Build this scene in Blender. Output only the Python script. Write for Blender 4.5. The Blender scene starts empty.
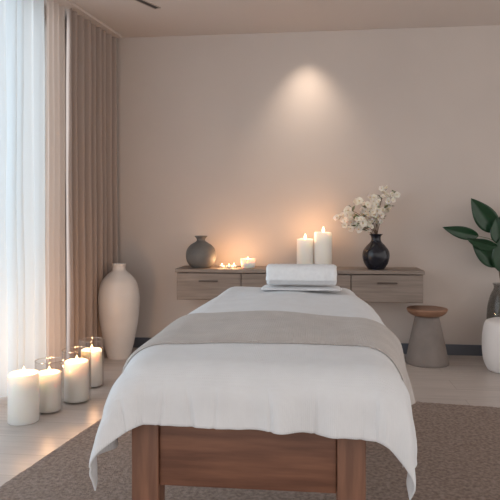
import bpy, bmesh, math, random
from mathutils import Vector, Matrix, noise
random.seed(4)
D = bpy.data
scene = bpy.context.scene
COL = scene.collection
TH = math.radians(6.2); CT, ST = math.cos(TH), math.sin(TH)
CAMZ = 1.083
FL = 600.0

def colx(px, Y):
    t = (px-250)/FL
    return Y*(t*CT-ST)/(CT+t*ST)
def dep(X, Y): return Y*CT - X*ST
def hz(py, X, Y): return CAMZ-(py-220)*dep(X, Y)/FL

# ------------------------------------------------------------------ materials
def mat(name, color=(.8,.8,.8), rough=.6, **kw):
    m = D.materials.new(name); m.use_nodes = True
    nt = m.node_tree; b = nt.nodes['Principled BSDF']
    b.inputs['Base Color'].default_value = (*color, 1)
    b.inputs['Roughness'].default_value = rough
    for k, v in kw.items():
        b.inputs[k.replace('_', ' ')].default_value = v
    return m
def nd(m, t, **kw):
    n = m.node_tree.nodes.new(t)
    for k, v in kw.items(): setattr(n, k, v)
    return n
def ramp_mat(name, c1, c2, scale=(1,1,1), nscale=5, detail=4, rough=.6, bump=0, bscale=None, bdist=.01, coord='Object', lo=.3, hi=.7, **kw):
    m = mat(name, c1, rough, **kw); nt = m.node_tree; L = nt.links; b = nt.nodes['Principled BSDF']
    tc = nd(m, 'ShaderNodeTexCoord'); mp = nd(m, 'ShaderNodeMapping')
    mp.inputs['Scale'].default_value = scale
    L.new(tc.outputs[coord], mp.inputs['Vector'])
    n = nd(m, 'ShaderNodeTexNoise'); n.inputs['Scale'].default_value = nscale; n.inputs['Detail'].default_value = detail
    L.new(mp.outputs[0], n.inputs['Vector'])
    r = nd(m, 'ShaderNodeValToRGB'); r.color_ramp.elements[0].color = (*c1, 1); r.color_ramp.elements[1].color = (*c2, 1)
    r.color_ramp.elements[0].position = lo; r.color_ramp.elements[1].position = hi
    L.new(n.outputs[0], r.inputs[0]); L.new(r.outputs[0], b.inputs['Base Color'])
    if bump:
        n2 = nd(m, 'ShaderNodeTexNoise'); n2.inputs['Scale'].default_value = bscale or nscale; n2.inputs['Detail'].default_value = 3
        L.new(mp.outputs[0], n2.inputs['Vector'])
        bp = nd(m, 'ShaderNodeBump'); bp.inputs['Strength'].default_value = bump; bp.inputs['Distance'].default_value = bdist
        L.new(n2.outputs[0], bp.inputs['Height']); L.new(bp.outputs[0], b.inputs['Normal'])
    return m

M = {}
M['wall'] = ramp_mat('wall_plaster', (.55,.485,.445), (.59,.52,.475), nscale=1.3, rough=.9, bump=.12, bscale=60, bdist=.002)
M['ceil'] = mat('ceiling_paint', (.57,.51,.475), .95)
M['base'] = mat('baseboard_paint', (.10,.11,.135), .5)
M['oak'] = ramp_mat('oak_wood', (.125,.052,.030), (.215,.095,.055), scale=(1.2,13,13), nscale=4, detail=6, rough=.45, bump=.15, bscale=6, bdist=.002, lo=.35, hi=.65)
M['oakv'] = ramp_mat('oak_wood_upright', (.15,.066,.038), (.24,.11,.064), scale=(13,13,1.2), nscale=4, detail=6, rough=.45, bump=.15, bscale=6, bdist=.002, lo=.35, hi=.65)
M['cons'] = ramp_mat('greywashed_wood', (.19,.15,.125), (.29,.235,.20), scale=(1.0,18,18), nscale=3, detail=6, rough=.55, bump=.15, bdist=.002)
M['handle'] = mat('handle_metal', (.10,.08,.07), .35, Metallic=.8)
M['seatwood'] = ramp_mat('stool_wood', (.22,.115,.07), (.32,.175,.11), scale=(1,10,1), nscale=5, rough=.45)
M['concrete'] = ramp_mat('stool_concrete', (.20,.17,.155), (.255,.22,.20), nscale=8, rough=.8, bump=.1, bscale=40)
M['ceramic'] = ramp_mat('ceramic_matte_white', (.62,.575,.545), (.69,.65,.62), nscale=4, rough=.38, bump=.05, bscale=25)
M['pouf'] = mat('ceramic_white', (.82,.80,.79), .4)
M['gvase'] = ramp_mat('stoneware_grey', (.11,.105,.10), (.17,.16,.15), nscale=8, rough=.6, bump=.2, bscale=30)
M['dvase'] = mat('glazed_navy_black', (.012,.014,.022), .22)
M['wick'] = mat('wick', (.03,.02,.015), .9)
M['stem'] = mat('woody_stem', (.12,.075,.045), .8)
M['petal'] = mat('petal_white', (.88,.80,.70), .6, Subsurface_Weight=.2)
M['pcore'] = mat('petal_core', (.70,.52,.25), .7)
M['vent'] = mat('vent_dark', (.07,.06,.055), .6)
M['ventf'] = mat('vent_frame', (.40,.34,.30), .6)
M['pot'] = mat('tin', (.7,.65,.6), .3, Metallic=.6)

def fabric(name, c, weave=420, bump=.25, var=.06, sheen=.2, rough=.9, crease=0):
    m = mat(name, c, rough, Sheen_Weight=sheen); nt = m.node_tree; L = nt.links; b = nt.nodes['Principled BSDF']
    tc = nd(m, 'ShaderNodeTexCoord')
    wx = nd(m, 'ShaderNodeTexWave', bands_direction='X'); wy = nd(m, 'ShaderNodeTexWave', bands_direction='Y')
    for w in (wx, wy):
        w.inputs['Scale'].default_value = weave/6.0; w.inputs['Distortion'].default_value = 1.5
        L.new(tc.outputs['Object'], w.inputs['Vector'])
    ad = nd(m, 'ShaderNodeMath', operation='ADD'); L.new(wx.outputs[1], ad.inputs[0]); L.new(wy.outputs[1], ad.inputs[1])
    n = nd(m, 'ShaderNodeTexNoise'); n.inputs['Scale'].default_value = 14; n.inputs['Detail'].default_value = 5
    L.new(tc.outputs['Object'], n.inputs['Vector'])
    r = nd(m, 'ShaderNodeValToRGB')
    r.color_ramp.elements[0].color = tuple(x*(1-var) for x in c)+(1,); r.color_ramp.elements[1].color = tuple(min(1, x*(1+var)) for x in c)+(1,)
    r.color_ramp.elements[0].position = .3; r.color_ramp.elements[1].position = .7
    L.new(n.outputs[0], r.inputs[0]); L.new(r.outputs[0], b.inputs['Base Color'])
    bp = nd(m, 'ShaderNodeBump'); bp.inputs['Strength'].default_value = bump; bp.inputs['Distance'].default_value = .0015
    L.new(ad.outputs[0], bp.inputs['Height']); L.new(bp.outputs[0], b.inputs['Normal'])
    if crease:
        mp = nd(m, 'ShaderNodeMapping'); mp.inputs['Rotation'].default_value = (0,0,.5); mp.inputs['Scale'].default_value = (9,17,9)
        L.new(tc.outputs['Object'], mp.inputs[0])
        n3 = nd(m, 'ShaderNodeTexNoise'); n3.inputs['Scale'].default_value = 1; n3.inputs['Detail'].default_value = 5; n3.inputs['Distortion'].default_value = 1.2
        n3.noise_type = 'RIDGED_MULTIFRACTAL'
        L.new(mp.outputs[0], n3.inputs['Vector'])
        b2 = nd(m, 'ShaderNodeBump'); b2.inputs['Strength'].default_value = crease; b2.inputs['Distance'].default_value = .004
        L.new(n3.outputs[0], b2.inputs['Height']); L.new(b2.outputs[0], bp.inputs['Normal'])
    return m
M['sheet'] = fabric('white_linen', (.69,.71,.735), var=.03, crease=.55)
M['throw'] = fabric('taupe_throw_weave', (.48,.45,.43), weave=300, bump=.5, var=.08, crease=.2)
M['pillow'] = fabric('white_cotton', (.74,.75,.77), bump=.1)
M['towel'] = ramp_mat('white_terry', (.75,.765,.785), (.81,.825,.84), nscale=60, rough=.95, bump=.2, bscale=260, bdist=.002)
M['mattress'] = mat('mattress_vinyl', (.6,.55,.5), .6)

def curtain_mat(name, c, transl, transp):
    m = D.materials.new(name); m.use_nodes = True; nt = m.node_tree; nt.nodes.clear(); L = nt.links
    o = nd(m, 'ShaderNodeOutputMaterial'); d = nd(m, 'ShaderNodeBsdfDiffuse'); t = nd(m, 'ShaderNodeBsdfTranslucent'); p = nd(m, 'ShaderNodeBsdfTransparent')
    tc = nd(m, 'ShaderNodeTexCoord'); n = nd(m, 'ShaderNodeTexNoise'); n.inputs['Scale'].default_value = 3
    mp = nd(m, 'ShaderNodeMapping'); mp.inputs['Scale'].default_value = (40, 40, 200)
    L.new(tc.outputs['Object'], mp.inputs[0]); L.new(mp.outputs[0], n.inputs['Vector'])
    r = nd(m, 'ShaderNodeValToRGB'); r.color_ramp.elements[0].color = tuple(x*.92 for x in c)+(1,); r.color_ramp.elements[1].color = (*c, 1)
    L.new(n.outputs[0], r.inputs[0])
    L.new(r.outputs[0], d.inputs[0]); L.new(r.outputs[0], t.inputs[0])
    m1 = nd(m, 'ShaderNodeMixShader'); m1.inputs[0].default_value = transl; L.new(d.outputs[0], m1.inputs[1]); L.new(t.outputs[0], m1.inputs[2])
    m2 = nd(m, 'ShaderNodeMixShader'); m2.inputs[0].default_value = transp; L.new(m1.outputs[0], m2.inputs[1]); L.new(p.outputs[0], m2.inputs[2])
    L.new(m2.outputs[0], o.inputs[0]); return m
M['drape'] = curtain_mat('taupe_drape', (.39,.32,.285), .02, 0)
M['lining'] = curtain_mat('beige_voile', (.66,.58,.53), .40, .03)
M['sheer'] = curtain_mat('white_sheer', (.81,.88,.92), .50, .05)

def glassy(name, tint, base=.03, edge=.35, rough=.03):
    m = D.materials.new(name); m.use_nodes = True; nt = m.node_tree; nt.nodes.clear(); L = nt.links
    o = nd(m, 'ShaderNodeOutputMaterial'); g = nd(m, 'ShaderNodeBsdfGlossy'); p = nd(m, 'ShaderNodeBsdfTransparent')
    g.inputs['Roughness'].default_value = rough; p.inputs[0].default_value = (*tint, 1)
    lw = nd(m, 'ShaderNodeLayerWeight'); lw.inputs[0].default_value = .5
    pw = nd(m, 'ShaderNodeMath', operation='POWER'); pw.inputs[1].default_value = 4
    L.new(lw.outputs['Facing'], pw.inputs[0])
    ml = nd(m, 'ShaderNodeMath', operation='MULTIPLY_ADD'); ml.inputs[1].default_value = edge; ml.inputs[2].default_value = base
    L.new(pw.outputs[0], ml.inputs[0])
    mx = nd(m, 'ShaderNodeMixShader'); L.new(ml.outputs[0], mx.inputs[0]); L.new(p.outputs[0], mx.inputs[1]); L.new(g.outputs[0], mx.inputs[2])
    L.new(mx.outputs[0], o.inputs[0]); return m
M['glass'] = glassy('clear_glass', (.995,.99,.985), .025, .6)
M['rim'] = glassy('glass_rim', (.97,.95,.92), .25, .5, .1)
M['smoke'] = glassy('smoked_glass', (.72,.72,.71), .04, .45, .04)
M['wax'] = mat('ivory_wax', (.94,.91,.85), .45, Subsurface_Weight=.5, Subsurface_Scale=.05)
M['wax'].node_tree.nodes['Principled BSDF'].inputs['Subsurface Radius'].default_value = (1.0,.85,.7)
def flame_mat():
    m = D.materials.new('flame'); m.use_nodes = True; nt = m.node_tree; nt.nodes.clear(); L = nt.links
    o = nd(m, 'ShaderNodeOutputMaterial'); e = nd(m, 'ShaderNodeEmission'); p = nd(m, 'ShaderNodeBsdfTransparent')
    e.inputs[0].default_value = (1,.66,.30,1); e.inputs[1].default_value = 16
    mx = nd(m, 'ShaderNodeMixShader'); mx.inputs[0].default_value = .6
    L.new(p.outputs[0], mx.inputs[1]); L.new(e.outputs[0], mx.inputs[2]); L.new(mx.outputs[0], o.inputs[0]); return m
M['flame'] = flame_mat()
M['leaf'] = ramp_mat('leaf_green', (.009,.036,.016), (.020,.072,.032), nscale=12, rough=.30)
M['leaf2'] = mat('small_leaf_green', (.13,.15,.07), .5)

def floor_mat():
    m = mat('pale_plank_floor', (.5,.45,.42), .34); nt = m.node_tree; L = nt.links; b = nt.nodes['Principled BSDF']
    tc = nd(m, 'ShaderNodeTexCoord')
    br = nd(m, 'ShaderNodeTexBrick'); br.inputs['Scale'].default_value = 1
    br.inputs['Brick Width'].default_value = 1.8; br.inputs['Row Height'].default_value = .22; br.inputs['Mortar Size'].default_value = .0025
    br.inputs['Color1'].default_value = (.47,.42,.39,1); br.inputs['Color2'].default_value = (.52,.465,.435,1); br.inputs['Mortar'].default_value = (.36,.31,.28,1)
    mp = nd(m, 'ShaderNodeMapping'); L.new(tc.outputs['Object'], mp.inputs[0]); L.new(mp.outputs[0], br.inputs['Vector'])
    n = nd(m, 'ShaderNodeTexNoise'); n.inputs['Scale'].default_value = 3; n.inputs['Detail'].default_value = 6
    mp2 = nd(m, 'ShaderNodeMapping'); mp2.inputs['Scale'].default_value = (1,12,1)
    L.new(tc.outputs['Object'], mp2.inputs[0]); L.new(mp2.outputs[0], n.inputs['Vector'])
    mix = nd(m, 'ShaderNodeMixRGB', blend_type='OVERLAY'); mix.inputs[0].default_value = .25
    L.new(br.outputs[0], mix.inputs[1]); L.new(n.outputs[0], mix.inputs[2]); L.new(mix.outputs[0], b.inputs['Base Color'])
    return m
M['floor'] = floor_mat()
M['rug'] = ramp_mat('brown_shag', (.20,.15,.125), (.36,.285,.245), nscale=60, detail=5, rough=1, bump=.7, bscale=170, bdist=.010, lo=.33, hi=.67)

# ------------------------------------------------------------------ mesh helpers
def mk(name, bm, m, parent=None, loc=None, smooth=True):
    me = D.meshes.new(name); bm.normal_update(); bm.to_mesh(me); bm.free()
    ob = D.objects.new(name, me); COL.objects.link(ob)
    if m: me.materials.append(m)
    if smooth:
        for p in me.polygons: p.use_smooth = True
    if parent: ob.parent = parent
    if loc is not None: ob.location = loc
    return ob
def root(name, loc, label, cat, group=None, rotz=0):
    e = D.objects.new(name, None); e.empty_display_size = .05; COL.objects.link(e); e.location = loc
    e.rotation_euler = (0,0,rotz)
    e['label'] = label; e['category'] = cat
    if group: e['group'] = group
    return e
def tag(o, label, cat, group=None):
    o['label'] = label; o['category'] = cat
    if group: o['group'] = group
def struct(o, label, cat):
    o['kind'] = 'structure'; o['label'] = label; o['category'] = cat
def box(bm, lo, hi, bev=0):
    r = bmesh.ops.create_cube(bm, size=1)
    vs = r['verts']
    for v in vs:
        v.co = Vector([lo[i] + (v.co[i]+.5)*(hi[i]-lo[i]) for i in range(3)])
    if bev:
        es = list({e for v in vs for e in v.link_edges})
        bmesh.ops.bevel(bm, geom=es, offset=bev, segments=3, affect='EDGES', profile=.5)
def lathe(prof, seg=48):
    bm = bmesh.new(); rings = []
    for r, z in prof:
        if r < 1e-5: rings.append([bm.verts.new((0,0,z))])
        else: rings.append([bm.verts.new((r*math.cos(2*math.pi*i/seg), r*math.sin(2*math.pi*i/seg), z)) for i in range(seg)])
    for a, b in zip(rings, rings[1:]):
        for i in range(seg):
            j = (i+1) % seg
            if len(a) == 1 and len(b) == 1: continue
            if len(a) == 1: bm.faces.new((a[0], b[j], b[i]))
            elif len(b) == 1: bm.faces.new((a[i], a[j], b[0]))
            else: bm.faces.new((a[i], a[j], b[j], b[i]))
    bmesh.ops.recalc_face_normals(bm, faces=bm.faces)
    return bm
def smoothprof(pts, n=6):
    out = []
    for i in range(len(pts)-1):
        p0 = pts[max(i-1,0)]; p1 = pts[i]; p2 = pts[i+1]; p3 = pts[min(i+2,len(pts)-1)]
        for k in range(n):
            t = k/n
            out.append(tuple(.5*((2*p1[j])+(-p0[j]+p2[j])*t+(2*p0[j]-5*p1[j]+4*p2[j]-p3[j])*t*t+(-p0[j]+3*p1[j]-3*p2[j]+p3[j])*t**3) for j in range(len(p1))))
    out.append(tuple(pts[-1])); return out
def tube(bm, pts, r0, r1, seg=8):
    pts = [Vector(p) for p in pts]; rings = []
    for i, p in enumerate(pts):
        t = (pts[min(i+1,len(pts)-1)]-pts[max(i-1,0)]).normalized()
        a = t.orthogonal().normalized() if i == 0 else (prev-t*prev.dot(t)).normalized()
        prev = a; b = t.cross(a); r = r0+(r1-r0)*i/(len(pts)-1)
        rings.append([bm.verts.new(p+r*(a*math.cos(2*math.pi*k/seg)+b*math.sin(2*math.pi*k/seg))) for k in range(seg)])
    for a, b in zip(rings, rings[1:]):
        for k in range(seg): bm.faces.new((a[k], a[(k+1)%seg], b[(k+1)%seg], b[k]))
    bm.faces.new(rings[0][::-1]); bm.faces.new(rings[-1])
def grid(fn, nu, nv):
    bm = bmesh.new()
    vs = [[bm.verts.new(fn(i/nu, j/nv)) for i in range(nu+1)] for j in range(nv+1)]
    for j in range(nv):
        for i in range(nu): bm.faces.new((vs[j][i], vs[j][i+1], vs[j+1][i+1], vs[j+1][i]))
    return bm
def solid(o, t, off=-1):
    md = o.modifiers.new('solid', 'SOLIDIFY'); md.thickness = t; md.offset = off; return md
def sstep(a, b, x):
    t = min(1, max(0, (x-a)/(b-a))); return t*t*(3-2*t)

# ------------------------------------------------------------------ room
CH = 2.636; YW = 4.97
bm = bmesh.new(); box(bm, (-2.9,-.8,-.1), (3.4,YW+.15,0)); o = mk('floor', bm, M['floor'], smooth=False); struct(o, 'pale greige wide plank floor', 'floor')
bm = bmesh.new(); box(bm, (-2.9,-.8,CH), (3.4,YW+.15,CH+.1)); o = mk('ceiling', bm, M['ceil'], smooth=False); struct(o, 'smooth warm taupe painted ceiling', 'ceiling')
bm = bmesh.new(); box(bm, (-2.2,YW,0), (3.4,YW+.15,CH)); o = mk('wall_back', bm, M['wall'], smooth=False); struct(o, 'warm beige plaster wall lit by a spotlight', 'wall')
bm = bmesh.new(); box(bm, (-1.80,YW-.018,0), (3.4,YW,.085), .004); o = mk('baseboard_back', bm, M['base'], smooth=False); struct(o, 'dark blue-grey painted baseboard', 'baseboard')
UD = Vector((-.1283,-.9917,0)); UN = Vector((.9917,-.1283,0))
WC = Vector((-1.86,YW,0))
def LW(s, w, z): return WC+UD*s+UN*w+Vector((0,0,z))
def lbox(bm, s0, s1, w0, w1, z0, z1):
    c = [bm.verts.new(LW(s, w, z)) for z in (z0,z1) for s, w in ((s0,w0),(s1,w0),(s1,w1),(s0,w1))]
    for f in ((0,1,2,3),(4,7,6,5),(0,4,5,1),(1,5,6,2),(2,6,7,3),(3,7,4,0)): bm.faces.new([c[i] for i in f])
bm = bmesh.new()
lbox(bm, 0,.75,-.12,0,0,CH); lbox(bm, 4.3,5.7,-.12,0,0,CH); lbox(bm, .75,4.3,-.12,0,2.56,CH); lbox(bm, .75,4.3,-.12,0,0,.03)
bmesh.ops.recalc_face_normals(bm, faces=bm.faces)
o = mk('wall_left', bm, M['wall'], smooth=False); struct(o, 'beige plaster wall with a tall window opening', 'wall')
bm = bmesh.new()
for s in (.75,2.45,4.25): lbox(bm, s,s+.05,-.09,-.04,.03,2.56)
for z in (.03,2.51): lbox(bm, .75,4.3,-.09,-.04,z,z+.05)
bmesh.ops.recalc_face_normals(bm, faces=bm.faces)
wf = mk('window_1', bm, mat('window_frame_white', (.7,.7,.7), .5), smooth=False); struct(wf, 'floor-to-ceiling white-framed window', 'window')
bm = bmesh.new(); lbox(bm, .78,4.27,-.066,-.062,.07,2.52)
bmesh.ops.recalc_face_normals(bm, faces=bm.faces)
mk('glass_pane', bm, M['glass'], parent=wf, smooth=False)
bm = bmesh.new(); lbox(bm, .03,4.4,.09,.25,CH-.020,CH-.001)
bmesh.ops.recalc_face_normals(bm, faces=bm.faces)
o = mk('curtain_rail', bm, M['ceil'], smooth=False); tag(o, 'recessed taupe curtain track along the ceiling', 'curtain rail')

def curtain(name, s0, s1, w, amp, wl, m, seed, label, cat, irr=.8, z0=.012):
    rnd = random.Random(seed)
    N = int((s1-s0)/wl*18)
    folds = []; s = s0
    while s < s1+wl:
        folds.append((s, wl*rnd.uniform(1-.35*irr,1+.35*irr), rnd.uniform(.6,1.25))); s += folds[-1][1]
    def q_of(s):
        for i, (a, l, k) in enumerate(folds):
            if s < a+l:
                f = (s-a)/l; kn = folds[min(i+1,len(folds)-1)][2]
                return i+f, k*(1-f)+kn*f
        return len(folds), 1
    def fn(u, v):
        s = s0+(s1-s0)*u; z = z0+(CH-.022-z0)*v
        dn = 1-v
        sw = s+.10*wl*noise.noise(Vector((s*2.5,z*.9,seed)))*dn*3*irr+.006*noise.noise(Vector((s*8,z*2.2,seed+4)))*irr
        q, k = q_of(max(s0,sw))
        c = math.sin(2*math.pi*q)+.22*math.sin(4*math.pi*q+1.3+seed)*dn
        ww = w+amp*k*(.8+.3*dn)*c+.014*noise.noise(Vector((s*4,z*.8,seed)))*irr
        return LW(s+.007*noise.noise(Vector((s*6,z*1.1,seed+5))), ww, z)
    o = mk(name, grid(fn, N, 40), m); tag(o, label, cat); return o
curtain('curtain', .05,.79,.185,.036,.090, M['drape'], 3, 'heavy taupe pleated curtain hanging to the floor beside the window', 'curtain', irr=.5)
curtain('curtain', .80,1.045,.165,.018,.085, M['lining'], 8, 'lighter beige voile curtain panel with soft folds', 'curtain')
curtain('sheer_curtain', 1.055,4.35,.15,.040,.115, M['sheer'], 12, 'sheer white pleated curtain glowing with daylight', 'curtain', irr=1.0)

e = root('air_vent', (-1.19,4.21,CH), 'slim dark linear air vent set in the ceiling', 'vent', rotz=math.radians(-26))
bm = bmesh.new(); 
for lo, hi in (((-.028,-.3,-.005),(-.020,.10,0)),((.020,-.3,-.005),(.028,.10,0)),((-.028,.09,-.005),(.028,.10,0)),((-.028,-.3,-.005),(.028,-.29,0))): box(bm, lo, hi)
mk('vent_frame', bm, M['ventf'], e, smooth=False)
bm = bmesh.new()
for x in (-.013,0,.013): box(bm, (x-.004,-.29,-.004), (x+.004,.09,-.001))
mk('slat', bm, M['vent'], e, smooth=False)

# ------------------------------------------------------------------ rug
RC = Vector((-1.061,3.864,0)); rx = Vector((.991,-.134,0)); ry = Vector((-.134,-.991,0))
def rugf(u, v):
    p = RC+rx*(u*3.3)+ry*(v*2.7)
    ed = min(u*3.3, (1-u)*3.3, v*2.7, (1-v)*2.7)
    h = .014*min(1, ed/.02)
    q = Vector((p.x*26,p.y*26,0))
    h += (noise.noise(q)*.0024+random.uniform(-.0015,.0015)+.002*noise.noise(q*.2)) if ed > .005 else 0
    j = .006*noise.noise(Vector((p.x*30,p.y*30,7)))
    return p+Vector((j, j, max(.002, h)))
o = mk('rug', grid(rugf, 420, 340), M['rug'], smooth=True); tag(o, 'brown taupe short-pile rug lying under the massage table', 'rug')

# ------------------------------------------------------------------ massage table
X0,X1,Y0,Y1 = -.385,.130,1.393,2.905; ZT = .757
tb = root('massage_table', (-.15,1.36,0), 'oak-framed massage table made up with linens', 'massage table')
def tl(x, y, z): return (x+.15, y-1.36, z)
for lx in (-.427,.049):
    for ly in (1.364,2.84):
        bm = bmesh.new(); box(bm, tl(lx,ly,.019), tl(lx+.064,ly+.066,.635), .003); mk('leg', bm, M['oakv'], tb)
bm = bmesh.new(); box(bm, tl(-.362,1.374,.462), tl(.048,1.402,.635), .002); mk('apron', bm, M['oak'], tb)
bm = bmesh.new(); box(bm, tl(-.362,2.86,.462), tl(.048,2.89,.635), .002); mk('apron', bm, M['oak'], tb)
for lx in (-.41,.075):
    bm = bmesh.new(); box(bm, tl(lx,1.433,.50), tl(lx+.025,2.839,.635), .003); mk('side_rail', bm, M['oakv'], tb)
bm = bmesh.new(); box(bm, tl(-.420,1.355,.636), tl(.165,2.935,.66), .004); mk('table_top', bm, M['oak'], tb)
bm = bmesh.new(); box(bm, tl(-.418,1.356,.661), tl(.165,2.94,.742), .038); mk('mattress', bm, M['mattress'], tb)

def drape(u, v, lift, r=.076, seed=0):
    bx = min(max(u,X0),X1); by = min(max(v,Y0),Y1)
    a = u-bx; b = v-by; rho = math.hypot(a,b)
    n1 = noise.noise(Vector((u*3.1,v*3.1,seed)))*.004+noise.noise(Vector((u*9,v*7,seed+3)))*.0022+abs(noise.noise(Vector((u*2.2+v*1.5,v*5-u*2,seed+9))))*.005
    ex = min(u-X0, X1-u)/.25; ey = min(v-Y0, Y1-v)/.25
    dome = .012*(sstep(0,1,ex)*sstep(0,1,ey)) if rho < 1e-6 else 0
    if rho < 1e-6: return Vector((u, v, ZT+lift+n1+dome))
    dx, dy = a/rho, b/rho
    R = r+lift
    t = min(rho/r, math.pi/2)
    if rho < r*math.pi/2:
        h = R*math.sin(t); dr = R*(1-math.cos(t))
    else:
        h = R; dr = R+rho-r*math.pi/2
    # loose cloth billowing out along the long sides
    if a > 0: bulge = .046*sstep(1.45,1.95,by)*(1-sstep(2.45,2.9,by))
    else: bulge = .038*sstep(1.36,1.6,by)*(1-sstep(2.2,2.8,by))
    h += bulge*math.sin(t)*abs(dx)
    c = abs(2*dx*dy)
    k = max(0, rho-r*math.pi/2+r-.03)
    k = k if rho >= r*math.pi/2 else max(0, r*(1-math.cos(t))-.03)
    phi = math.atan2(abs(dx), abs(dy))
    if a < 0: h += c*.42*k*1.15*max(.15,1-2.8*k) + (.05+.11*abs(dx))*k
    else: h += c*.25*k*1.15*max(.0,1-4.0*k) + (.05+.03*abs(dx))*k
    s = bx if abs(dy) > abs(dx) else by
    h += k*(.16*noise.noise(Vector((bx*11,by*11,seed+1)))+.06*math.sin(s*38+3*math.sin(s*9)))*(1-c)
    h += k*c*.07*math.sin(phi*9+1.2)
    kk = min(1,k*12)
    h += .004*noise.noise(Vector((u*16,v*10,seed+6)))*kk + .0040*noise.noise(Vector((u*34,v*5,seed+8)))*kk*abs(dy)
    h -= .005*max(0, 1-abs(noise.noise(Vector((u*9,v*1.5,seed+21))))*14)*kk*abs(dy)
    return Vector((bx+dx*h, by+dy*h, ZT+lift-dr+n1*.5+n1*.5*(1-sstep(0,.02,rho))))
UL,UR,VF,VB = X0-.275, X1+.252, Y0-.185, Y1+.17
def sheetf(u, v):
    U = UL+(UR-UL)*u; V = VF+(VB-VF)*v
    if V < Y0:
        f = (Y0-V)/.185
        V -= f*(.007*math.sin(U*5)+.03*max(0,U)*1.3)
    return drape(U, V, 0)
o = mk('bed_sheet', grid(sheetf, 280, 320), M['sheet']); solid(o, .0035, -1); tag(o, 'white linen sheet draped over the massage table', 'sheet')
def throwf(u, v):
    U = X0-.275+(X1-X0+.57)*u
    V = 1.555+(2.01-1.555)*v + .015*math.sin(U*4)*(1-v)
    V -= (.14*sstep(.08,.34,U)+.02*sstep(-.33,-.6,U))*(1-v)+.05*(U+.12)*v
    e = min(v,1-v)*.5
    lift = .0012+.0035*sstep(0,.012,e)+.0025*sstep(.68,.72,v)*sstep(0,.03,1-v)
    return drape(U, V, lift, seed=0)
o = mk('throw_blanket', grid(throwf, 280, 190), M['throw']); solid(o, .002, 1)
es = o.modifiers.new('split','EDGE_SPLIT'); es.split_angle = math.radians(50)
tag(o, 'light taupe woven throw laid across the white sheet', 'blanket')

def pillow():
    bm = bmesh.new(); bmesh.ops.create_grid(bm, x_segments=40, y_segments=24, size=1)
    for v in list(bm.verts):
        x, y = v.co.x, v.co.y
        k = (1-abs(x)**4)*(1-abs(y)**4)
        v.co = Vector((x*.178*(1-.03*y*y), y*.09, .008+.012*max(0,k)**.5+.002*noise.noise(Vector((x*4,y*4,0)))))
    ret = bmesh.ops.duplicate(bm, geom=bm.faces[:]); 
    for v in [g for g in ret['geom'] if isinstance(g, bmesh.types.BMVert)]: v.co.z = .008-(v.co.z-.008)*.5
    bmesh.ops.remove_doubles(bm, verts=bm.verts, dist=.0008)
    bmesh.ops.recalc_face_normals(bm, faces=bm.faces)
    return bm
PY = 2.71; PX = colx(301, PY)
o = mk('pillow', pillow(), M['pillow'], loc=(PX,PY,.769)); tag(o, 'thin flat white pillow at the head of the table', 'pillow')
def towel():
    W = .150; pts = []
    turns = 3.3; N = 150
    for i in range(N+1):
        t = i/N; ang = -2*math.pi*turns*t + math.pi + .40
        r = 1-.80*t
        cy, cz = math.cos(ang), math.sin(ang)
        q = (abs(cy)**2.8+abs(cz)**2.8)**(-1/2.8)
        pts.append((cy*q*.062*r, cz*q*.049*r))
    nx = 44
    def fn(u, v):
        y, z = pts[min(N, int(round(u*N)))]
        x = -W+2*W*v
        e = (1-abs(2*v-1))*2*W
        sh = 1-.12*math.exp(-e/.010)
        dd = 1+.010*noise.noise(Vector((x*14,y*22,z*22)))
        for bxx in (.105,.120):
            if abs(abs(x)-bxx) < .004: dd *= .97
        return Vector((x+.003*noise.noise(Vector((y*30,z*30,1))), y*sh*dd, z*sh*dd))
    return grid(fn, N, nx)
TY = 2.67; TX = colx(301.5, TY)
o = mk('rolled_towel', towel(), M['towel'], loc=(TX,TY,.838)); solid(o, .009, 0); tag(o, 'rolled white terry towel resting on the pillow', 'towel')

# ------------------------------------------------------------------ console
CY0 = 4.62; CXL = colx(175,CY0); CXR = colx(425,CY0)
cb = root('console_cabinet', (CXL,CY0,.455), 'wall-mounted grey-washed wooden console with drawers', 'cabinet')
Wc = CXR-CXL; Dc = YW-CY0; Hc = .245
bm = bmesh.new(); box(bm, (0,0,Hc-.028), (Wc,Dc,Hc), .003); mk('top', bm, M['cons'], cb, smooth=False)
bm = bmesh.new()
box(bm, (.01,.02,0), (.03,Dc,Hc-.029)); box(bm, (Wc-.03,.02,0), (Wc-.01,Dc,Hc-.029)); box(bm, (.031,.02,0), (Wc-.031,Dc,.018)); box(bm, (.031,Dc-.02,.019), (Wc-.031,Dc-.001,Hc-.03))
d1 = colx(241,CY0)-CXL; d2 = colx(351,CY0)-CXL
for x in (d1,d2): box(bm, (x-.01,.02,.019), (x+.01,Dc-.021,Hc-.03))
mk('body', bm, M['cons'], cb, smooth=False)
for a, b in ((.014,d1-.004),(d1+.004,d2-.004),(d2+.004,Wc-.014)):
    bm = bmesh.new(); box(bm, (a,.002,.006), (b,.02,Hc-.034), .003)
    dr = mk('drawer', bm, M['cons'], cb, smooth=False)
    c = (a+b)/2; bm = bmesh.new(); w = .075
    box(bm, (c-w,-.018,.145), (c+w,-.010,.157), .003)
    for q in (-w+.01,w-.018): box(bm, (c+q,-.012,.147), (c+q+.008,.004,.155))
    mk('handle', bm, M['handle'], dr, smooth=False)
CT_Z = .455+Hc

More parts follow.
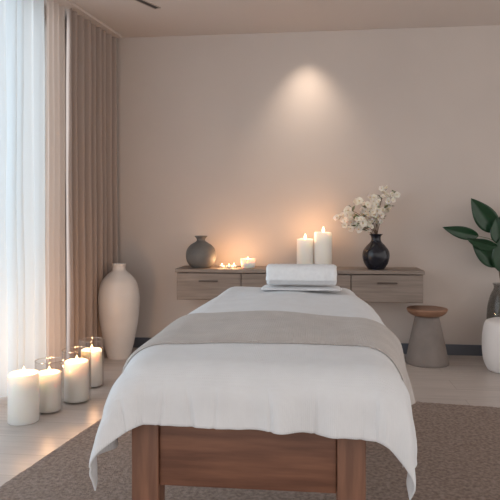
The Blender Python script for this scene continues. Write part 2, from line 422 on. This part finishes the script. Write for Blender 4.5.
# ------------------------------------------------------------------ candles
WARM = (1,.54,.26)
def flame_bm(h):
    pr = [(0,0),(.12,.04),(.21,.16),(.235,.28),(.19,.46),(.11,.68),(.04,.88),(0,1)]
    return lathe([(r*h,z*h) for r, z in smoothprof(pr,4)], 16)
def candle(px, Y, r, h, label, group, power, z=0, holder=None, fh=.035, seed=0):
    X = colx(px, Y); cr = root('pillar_candle', (X,Y,z), label, 'candle', group)
    c = .012
    pr = [(0,0),(r-.003,0),(r,.003),(r,h-c),(r-.002,h-.004),(r-.007,h-.001),(r-.012,h-.003),(r*.7,h-.012),(r*.3,h-.016),(0,h-.016)]
    bm = lathe(pr, 56)
    for v in bm.verts:
        if v.co.z > h-.02: v.co.z += .0025*noise.noise(Vector((v.co.x*25,v.co.y*25,seed)))
    mk('wax', bm, M['wax'], cr)
    bm = bmesh.new(); tube(bm, [(0,0,h-.018),(.001,0,h-.006),(.003,0,h+.004)], .0018,.0014); mk('wick', bm, M['wick'], cr)
    mk('flame', flame_bm(fh), M['flame'], cr, loc=(.002,0,h-.002))
    ld = D.lights.new('candle_glow','POINT'); ld.energy = power; ld.color = WARM; ld.shadow_soft_size = .02
    lo = D.objects.new('candle_glow', ld); COL.objects.link(lo); lo.parent = cr; lo.location = (0,0,h+.036)
    if holder:
        hr, hh = holder
        hd = root('glass_candle_holder', (X,Y,z-.008), 'clear glass cylinder around a pillar candle on the floor', 'candle holder', 'glass hurricane holders on the floor')
        pr = [(0,.0),(hr-.004,0),(hr,.004),(hr,hh),(hr-.003,hh),(hr-.003,.006),(0,.006)]
        mk('cylinder_wall', lathe(pr,56), M['glass'], hd)
        mk('rim', lathe([(hr-.0035,hh+.0002),(hr+.0008,hh+.0002),(hr+.0012,hh+.003),(hr-.001,hh+.0045),(hr-.0035,hh+.003),(hr-.0035,hh+.0002)],56), M['rim'], hd)
    return cr
G = 'floor candles by the curtain'
def fY(px, py):
    t = (px-250)/FL; d = FL*CAMZ/(py-220); return d*(CT+t*ST)
candle(23.5, fY(23.5,421), .080,.262, 'large ivory pillar candle burning on the floor', G, 1.9, seed=1)
candle(49, fY(49,411), .064,.215, 'ivory pillar candle burning inside a clear glass cylinder', G, 2.1, z=.008, holder=(.077,.285), seed=2)
candle(76.5, fY(76.5,401), .071,.235, 'ivory pillar candle burning inside a clear glass cylinder', G, 2.7, z=.008, holder=(.085,.305), seed=3)
candle(91.5, fY(91.5,386), .067,.232, 'ivory pillar candle burning in glass beside the tall vase', G, 2.9, z=.008, holder=(.080,.30), seed=4)
G2 = 'pillar candles on the console'
candle(305, 4.78, .066,.235, 'shorter ivory pillar candle burning on the console', G2, 1.0, z=CT_Z, seed=5, fh=.045)
candle(323, 4.76, .068,.29, 'taller ivory pillar candle burning on the console', G2, 1.0, z=CT_Z, seed=6, fh=.045)
for px, Y in ((222,4.76),(229,4.72),(234,4.78)):
    X = colx(px,Y); t = root('tealight', (X,Y,CT_Z), 'small lit tealight in a metal cup on the console', 'candle', 'tealights on the console')
    mk('cup', lathe([(0,0),(.021,0),(.022,.002),(.022,.02),(.021,.02),(.021,.012),(0,.012)],24), M['pot'], t)
    mk('wax', lathe([(0,.0125),(.0205,.0125),(.0205,.017),(0,.0165)],24), M['wax'], t)
    mk('flame', flame_bm(.022), M['flame'], t, loc=(0,0,.017))
    ld = D.lights.new('tealight_glow','POINT'); ld.energy = .7; ld.color = WARM; ld.shadow_soft_size = .03
    lo = D.objects.new('tealight_glow', ld); COL.objects.link(lo); lo.parent = t; lo.location = (0,0,.05)
X = colx(248,4.74); vt = root('votive_candle', (X,4.74,CT_Z), 'lit votive candle in a frosted white cup on the console', 'candle')
M['frost'] = mat('frosted_cup', (.9,.84,.79), .4, Subsurface_Weight=.5)
mk('cup', lathe([(0,0),(.045,0),(.053,.008),(.060,.075),(.056,.075),(.050,.03),(0,.03)],40), M['frost'], vt)
mk('wax', lathe([(0,.0305),(.0495,.0305),(.052,.05),(0,.048)],40), M['wax'], vt)
mk('flame', flame_bm(.04), M['flame'], vt, loc=(0,0,.052))
ld = D.lights.new('votive_glow','POINT'); ld.energy = 1.0; ld.color = WARM; ld.shadow_soft_size = .02
lo = D.objects.new('votive_glow', ld); COL.objects.link(lo); lo.parent = vt; lo.location = (0,0,.085)

# ------------------------------------------------------------------ vases
def vase(name, px, Y, z, prof, m, label, n=7):
    o = mk(name, lathe(smoothprof(prof,n),64), m, loc=(colx(px,Y),Y,z)); tag(o, label, 'vase'); return o
vase('floor_vase', 119, 4.60, 0, [(0,0),(.078,0),(.092,.01),(.118,.12),(.148,.28),(.160,.42),(.157,.51),(.136,.595),(.094,.65),(.058,.682),(.050,.708),(.053,.728),(.055,.735),(.050,.737),(.043,.705),(.048,.68),(.10,.60),(.12,.42),(0,.05)], M['ceramic'], 'tall matte off-white ceramic floor vase beside the curtain')
vase('round_vase', 201, 4.76, CT_Z, [(0,0),(.06,0),(.085,.012),(.112,.05),(.122,.10),(.112,.148),(.085,.182),(.052,.203),(.036,.215),(.036,.232),(.050,.250),(.052,.254),(.046,.254),(.030,.232),(.03,.21),(.09,.15),(.10,.08),(0,.02)], M['gvase'], 'squat round dark grey stoneware vase on the console')
DY = 4.74
vase('flower_vase', 376, DY, CT_Z, [(0,0),(.055,0),(.066,.008),(.092,.05),(.104,.10),(.098,.145),(.070,.185),(.044,.212),(.036,.235),(.040,.258),(.052,.272),(.047,.272),(.032,.255),(.028,.235),(.06,.18),(.085,.10),(0,.02)], M['dvase'], 'glossy navy-black bulbous vase holding white blossoms')

def blossom_mesh():
    bm = bmesh.new()
    for k in range(5):
        a = 2*math.pi*k/5; ca, sa = math.cos(a), math.sin(a)
        rows = []
        for i in range(6):
            t = i/5; w = .021*math.sin(math.pi*min(1,.14+t*.74))**.8
            row = []
            for j in range(5):
                s = -1+j*.5
                x = .003+(.032-.004*s*s)*t; y = s*w; z = .018*t-.006*t*t+.007*s*s*math.sin(math.pi*t)+(k%2)*.003
                row.append(bm.verts.new((x*ca-y*sa, x*sa+y*ca, z)))
            rows.append(row)
        for r0, r1 in zip(rows, rows[1:]):
            for j in range(4): bm.faces.new((r0[j],r0[j+1],r1[j+1],r1[j]))
    bmesh.ops.create_uvsphere(bm, u_segments=8, v_segments=6, radius=.006, matrix=Matrix.Translation((0,0,.006)))
    me = D.meshes.new('blossom'); bm.to_mesh(me); bm.free(); me.materials.append(M['petal'])
    me.materials.append(M['pcore'])
    for p in me.polygons:
        p.use_smooth = True
        if p.index >= 5*20: p.material_index = 1
    return me
BM = blossom_mesh()
def leaf_bm(L, W, curl=.15, fold=.12, n=14, wav=.0):
    def fn(u, v):
        s = 2*u-1; t = v
        w = W*.5*(math.sin(math.pi*t**.80)**.85)*(1 if t < .999 else 0)
        return Vector((s*w, t*L, abs(s)*w*fold*2 - curl*L*t*t + wav*L*math.sin(t*9)*abs(s)+(-.004 if abs(s) < .1 else 0)))
    return grid(fn, 8, n)
bx, bz = colx(376,DY), CT_Z+.262
tips = [(-.30,.13,-.02),(-.22,.20,.03),(-.13,.26,-.02),(-.01,.29,.02),(.08,.36,.0),(.16,.31,-.03),(-.25,.08,-.06),(.05,.20,-.05),(-.14,.13,-.07),(-.07,.21,-.08)]
rnd = random.Random(7)
for bi, (tx,tz,ty) in enumerate(tips):
    br = root('blossom_branch', (bx,DY,bz), 'white blossoming branch with airy petals in the dark vase', 'flower', 'white blossoming branches in the dark vase')
    p0 = Vector((rnd.uniform(-.012,.012),rnd.uniform(-.012,.012),-.03)); p3 = Vector((tx,ty,tz))
    p1 = Vector((tx*.1,ty*.2,tz*.35)); p2 = Vector((tx*.5,ty*.6,tz*.85+.02))
    def bez(t): return p0*(1-t)**3+p1*3*t*(1-t)**2+p2*3*t*t*(1-t)+p3*t**3
    bm = bmesh.new(); tube(bm, [bez(i/12) for i in range(13)], .0035,.0015); mk('stem', bm, M['stem'], br)
    n = 10
    for k in range(n):
        t = .46+.54*k/(n-1); p = bez(t)+Vector((rnd.uniform(-.04,.04),rnd.uniform(-.03,.02),rnd.uniform(-.03,.035)))*(1 if k < n-1 else .2)
        b = D.objects.new('blossom', BM); COL.objects.link(b); b.parent = br; b.location = p
        b.rotation_euler = (rnd.uniform(.4,1.8),rnd.uniform(-.6,.6),rnd.uniform(-.9,.9)); s = rnd.uniform(.5,1.0); b.scale = (s,s,s)
    for k in range(4):
        t = rnd.uniform(.3,.95); p = bez(t)
        lf = mk('leaf', leaf_bm(.07,.026), M['leaf2'], br, loc=p); lf.rotation_euler = (rnd.uniform(.2,1.2),rnd.uniform(-.5,.5),rnd.uniform(-2,2))

# ------------------------------------------------------------------ stools
SY = 4.66; SX = colx(427,SY)
st = root('side_stool', (SX,SY,0), 'low stool with brown wooden seat on a grey conical base', 'stool')
mk('seat', lathe(smoothprof([(0,.358),(.08,.358),(.115,.366),(.140,.385),(.150,.405),(.150,.413),(.142,.417),(.095,.415),(0,.413)],4),64), M['seatwood'], st)
mk('base', lathe([(0,0),(.156,0),(.160,.006),(.156,.03),(.122,.20),(.092,.34),(.087,.357),(0,.357)],64), M['concrete'], st)
PYY = 4.48
o = mk('garden_stool', lathe(smoothprof([(0,0),(.10,0),(.13,.012),(.157,.08),(.166,.17),(.162,.27),(.145,.345),(.11,.368),(.05,.374),(0,.375)],6),64), M['pouf'], loc=(colx(506.5,PYY),PYY,0)); tag(o, 'rounded white ceramic drum stool', 'stool')
# plant
GY = 4.80; GX = colx(502,GY)
vase('glass_vase', 502, GY, 0, [(0,0),(.07,0),(.085,.01),(.10,.10),(.112,.25),(.108,.40),(.085,.50),(.062,.55),(.060,.575),(.068,.592),(.065,.592),(.057,.575),(.059,.55),(.082,.495),(.104,.40),(.108,.25),(.096,.10),(.08,.014),(0,.014)], M['smoke'], 'tall smoked glass floor vase holding green leaves')
def leafy(stem_pts, leaves, label):
    br = root('leafy_stem', (GX,GY,.5), label, 'plant', 'large leafy stems in the glass vase')
    pts = smoothprof(stem_pts, 5)
    bm = bmesh.new(); tube(bm, pts, .0055,.003); mk('stem', bm, M['stem'], br)
    for (px, py, dy, deg, L, W, tilt) in leaves:
        ang = math.radians(deg)
        X = colx(px,GY)-GX; Z = hz(py,GX,GY)-.5
        base = Vector((X,dy,Z))
        lf = mk('leaf', leaf_bm(L,W,curl=.14,fold=.16,n=18,wav=.012), M['leaf'], br); solid(lf,.0015,0)
        d = Vector((math.cos(ang),-.2,math.sin(ang))).normalized()
        nrm = Vector((-math.sin(ang)*math.sin(tilt), -math.cos(tilt), math.cos(ang)*math.sin(tilt)))
        xx = d.cross(nrm).normalized(); nn = xx.cross(d)
        R = Matrix((xx,d,nn)).transposed().to_4x4()
        lf.matrix_local = Matrix.Translation(base)@R
        near = min((Vector(p) for p in pts), key=lambda q: (q-base-Vector((0,0,-.05))).length)
        bm = bmesh.new(); tube(bm, [near, (near+base)/2+Vector((0,0,.008)), base+d*.02], .003,.002, 6); mk('petiole', bm, M['leaf2'], br)
leafy([(0,0,-.45),(.0,0,0),(-.03,-.01,.25),(-.03,-.01,.50),(0,-.02,.60)],
  [(495,232,-.03,128,.32,.165,.2),(500,236,-.02,62,.28,.16,.3),(477,236,-.05,168,.28,.10,.25),(497,244,-.07,100,.20,.12,.1),(494,246,-.09,170,.24,.11,.7)], 'stem with broad dark green oval leaves in a glass vase')
leafy([(.02,.01,-.44),(.01,0,0),(.03,0,.2),(.04,.02,.40)],
  [(498,266,-.03,140,.28,.13,.3),(499,272,-.06,88,.30,.16,.2),(506,250,.0,35,.28,.15,.3),(503,270,.02,60,.30,.16,.4)], 'stem with glossy dark green leaves in a glass vase')

# ------------------------------------------------------------------ lights
w = D.worlds.new('World'); scene.world = w; w.use_nodes = True
w.node_tree.nodes['Background'].inputs[0].default_value = (1.0,.935,.895,1); w.node_tree.nodes['Background'].inputs[1].default_value = 1.18
def area(name, loc, target, sx, sy, e, c):
    l = D.lights.new(name,'AREA'); l.shape = 'RECTANGLE'; l.size = sx; l.size_y = sy; l.energy = e; l.color = c
    o = D.objects.new(name, l); COL.objects.link(o); o.location = loc
    o.rotation_euler = (Vector(target)-Vector(loc)).to_track_quat('-Z','Y').to_euler(); return o
area('daylight', LW(4.2,-2.2,1.9), LW(1.7,0,1.2), 2.6,2.4, 360, (.76,.89,1.0))
l = D.lights.new('downlight','SPOT'); l.energy = 48; l.color = (1,.83,.67); l.spot_size = math.radians(78); l.spot_blend = 1.0; l.shadow_soft_size = .08
o = D.objects.new('downlight', l); COL.objects.link(o); SXP = colx(307,4.72); o.location = (SXP,4.72,CH-.01)
o.rotation_euler = (Vector((SXP,4.95,1.25))-Vector(o.location)).to_track_quat('-Z','Y').to_euler()

# ------------------------------------------------------------------ camera
cd = D.cameras.new('Camera'); cam = D.objects.new('Camera', cd); COL.objects.link(cam)
cd.sensor_width = 36; cd.lens = 43.2; cd.shift_y = -.06; cd.clip_start = .05
cam.location = (0,0,CAMZ); cam.rotation_euler = (math.pi/2,0,TH)
scene.camera = cam
scene.view_settings.view_transform = 'Standard'
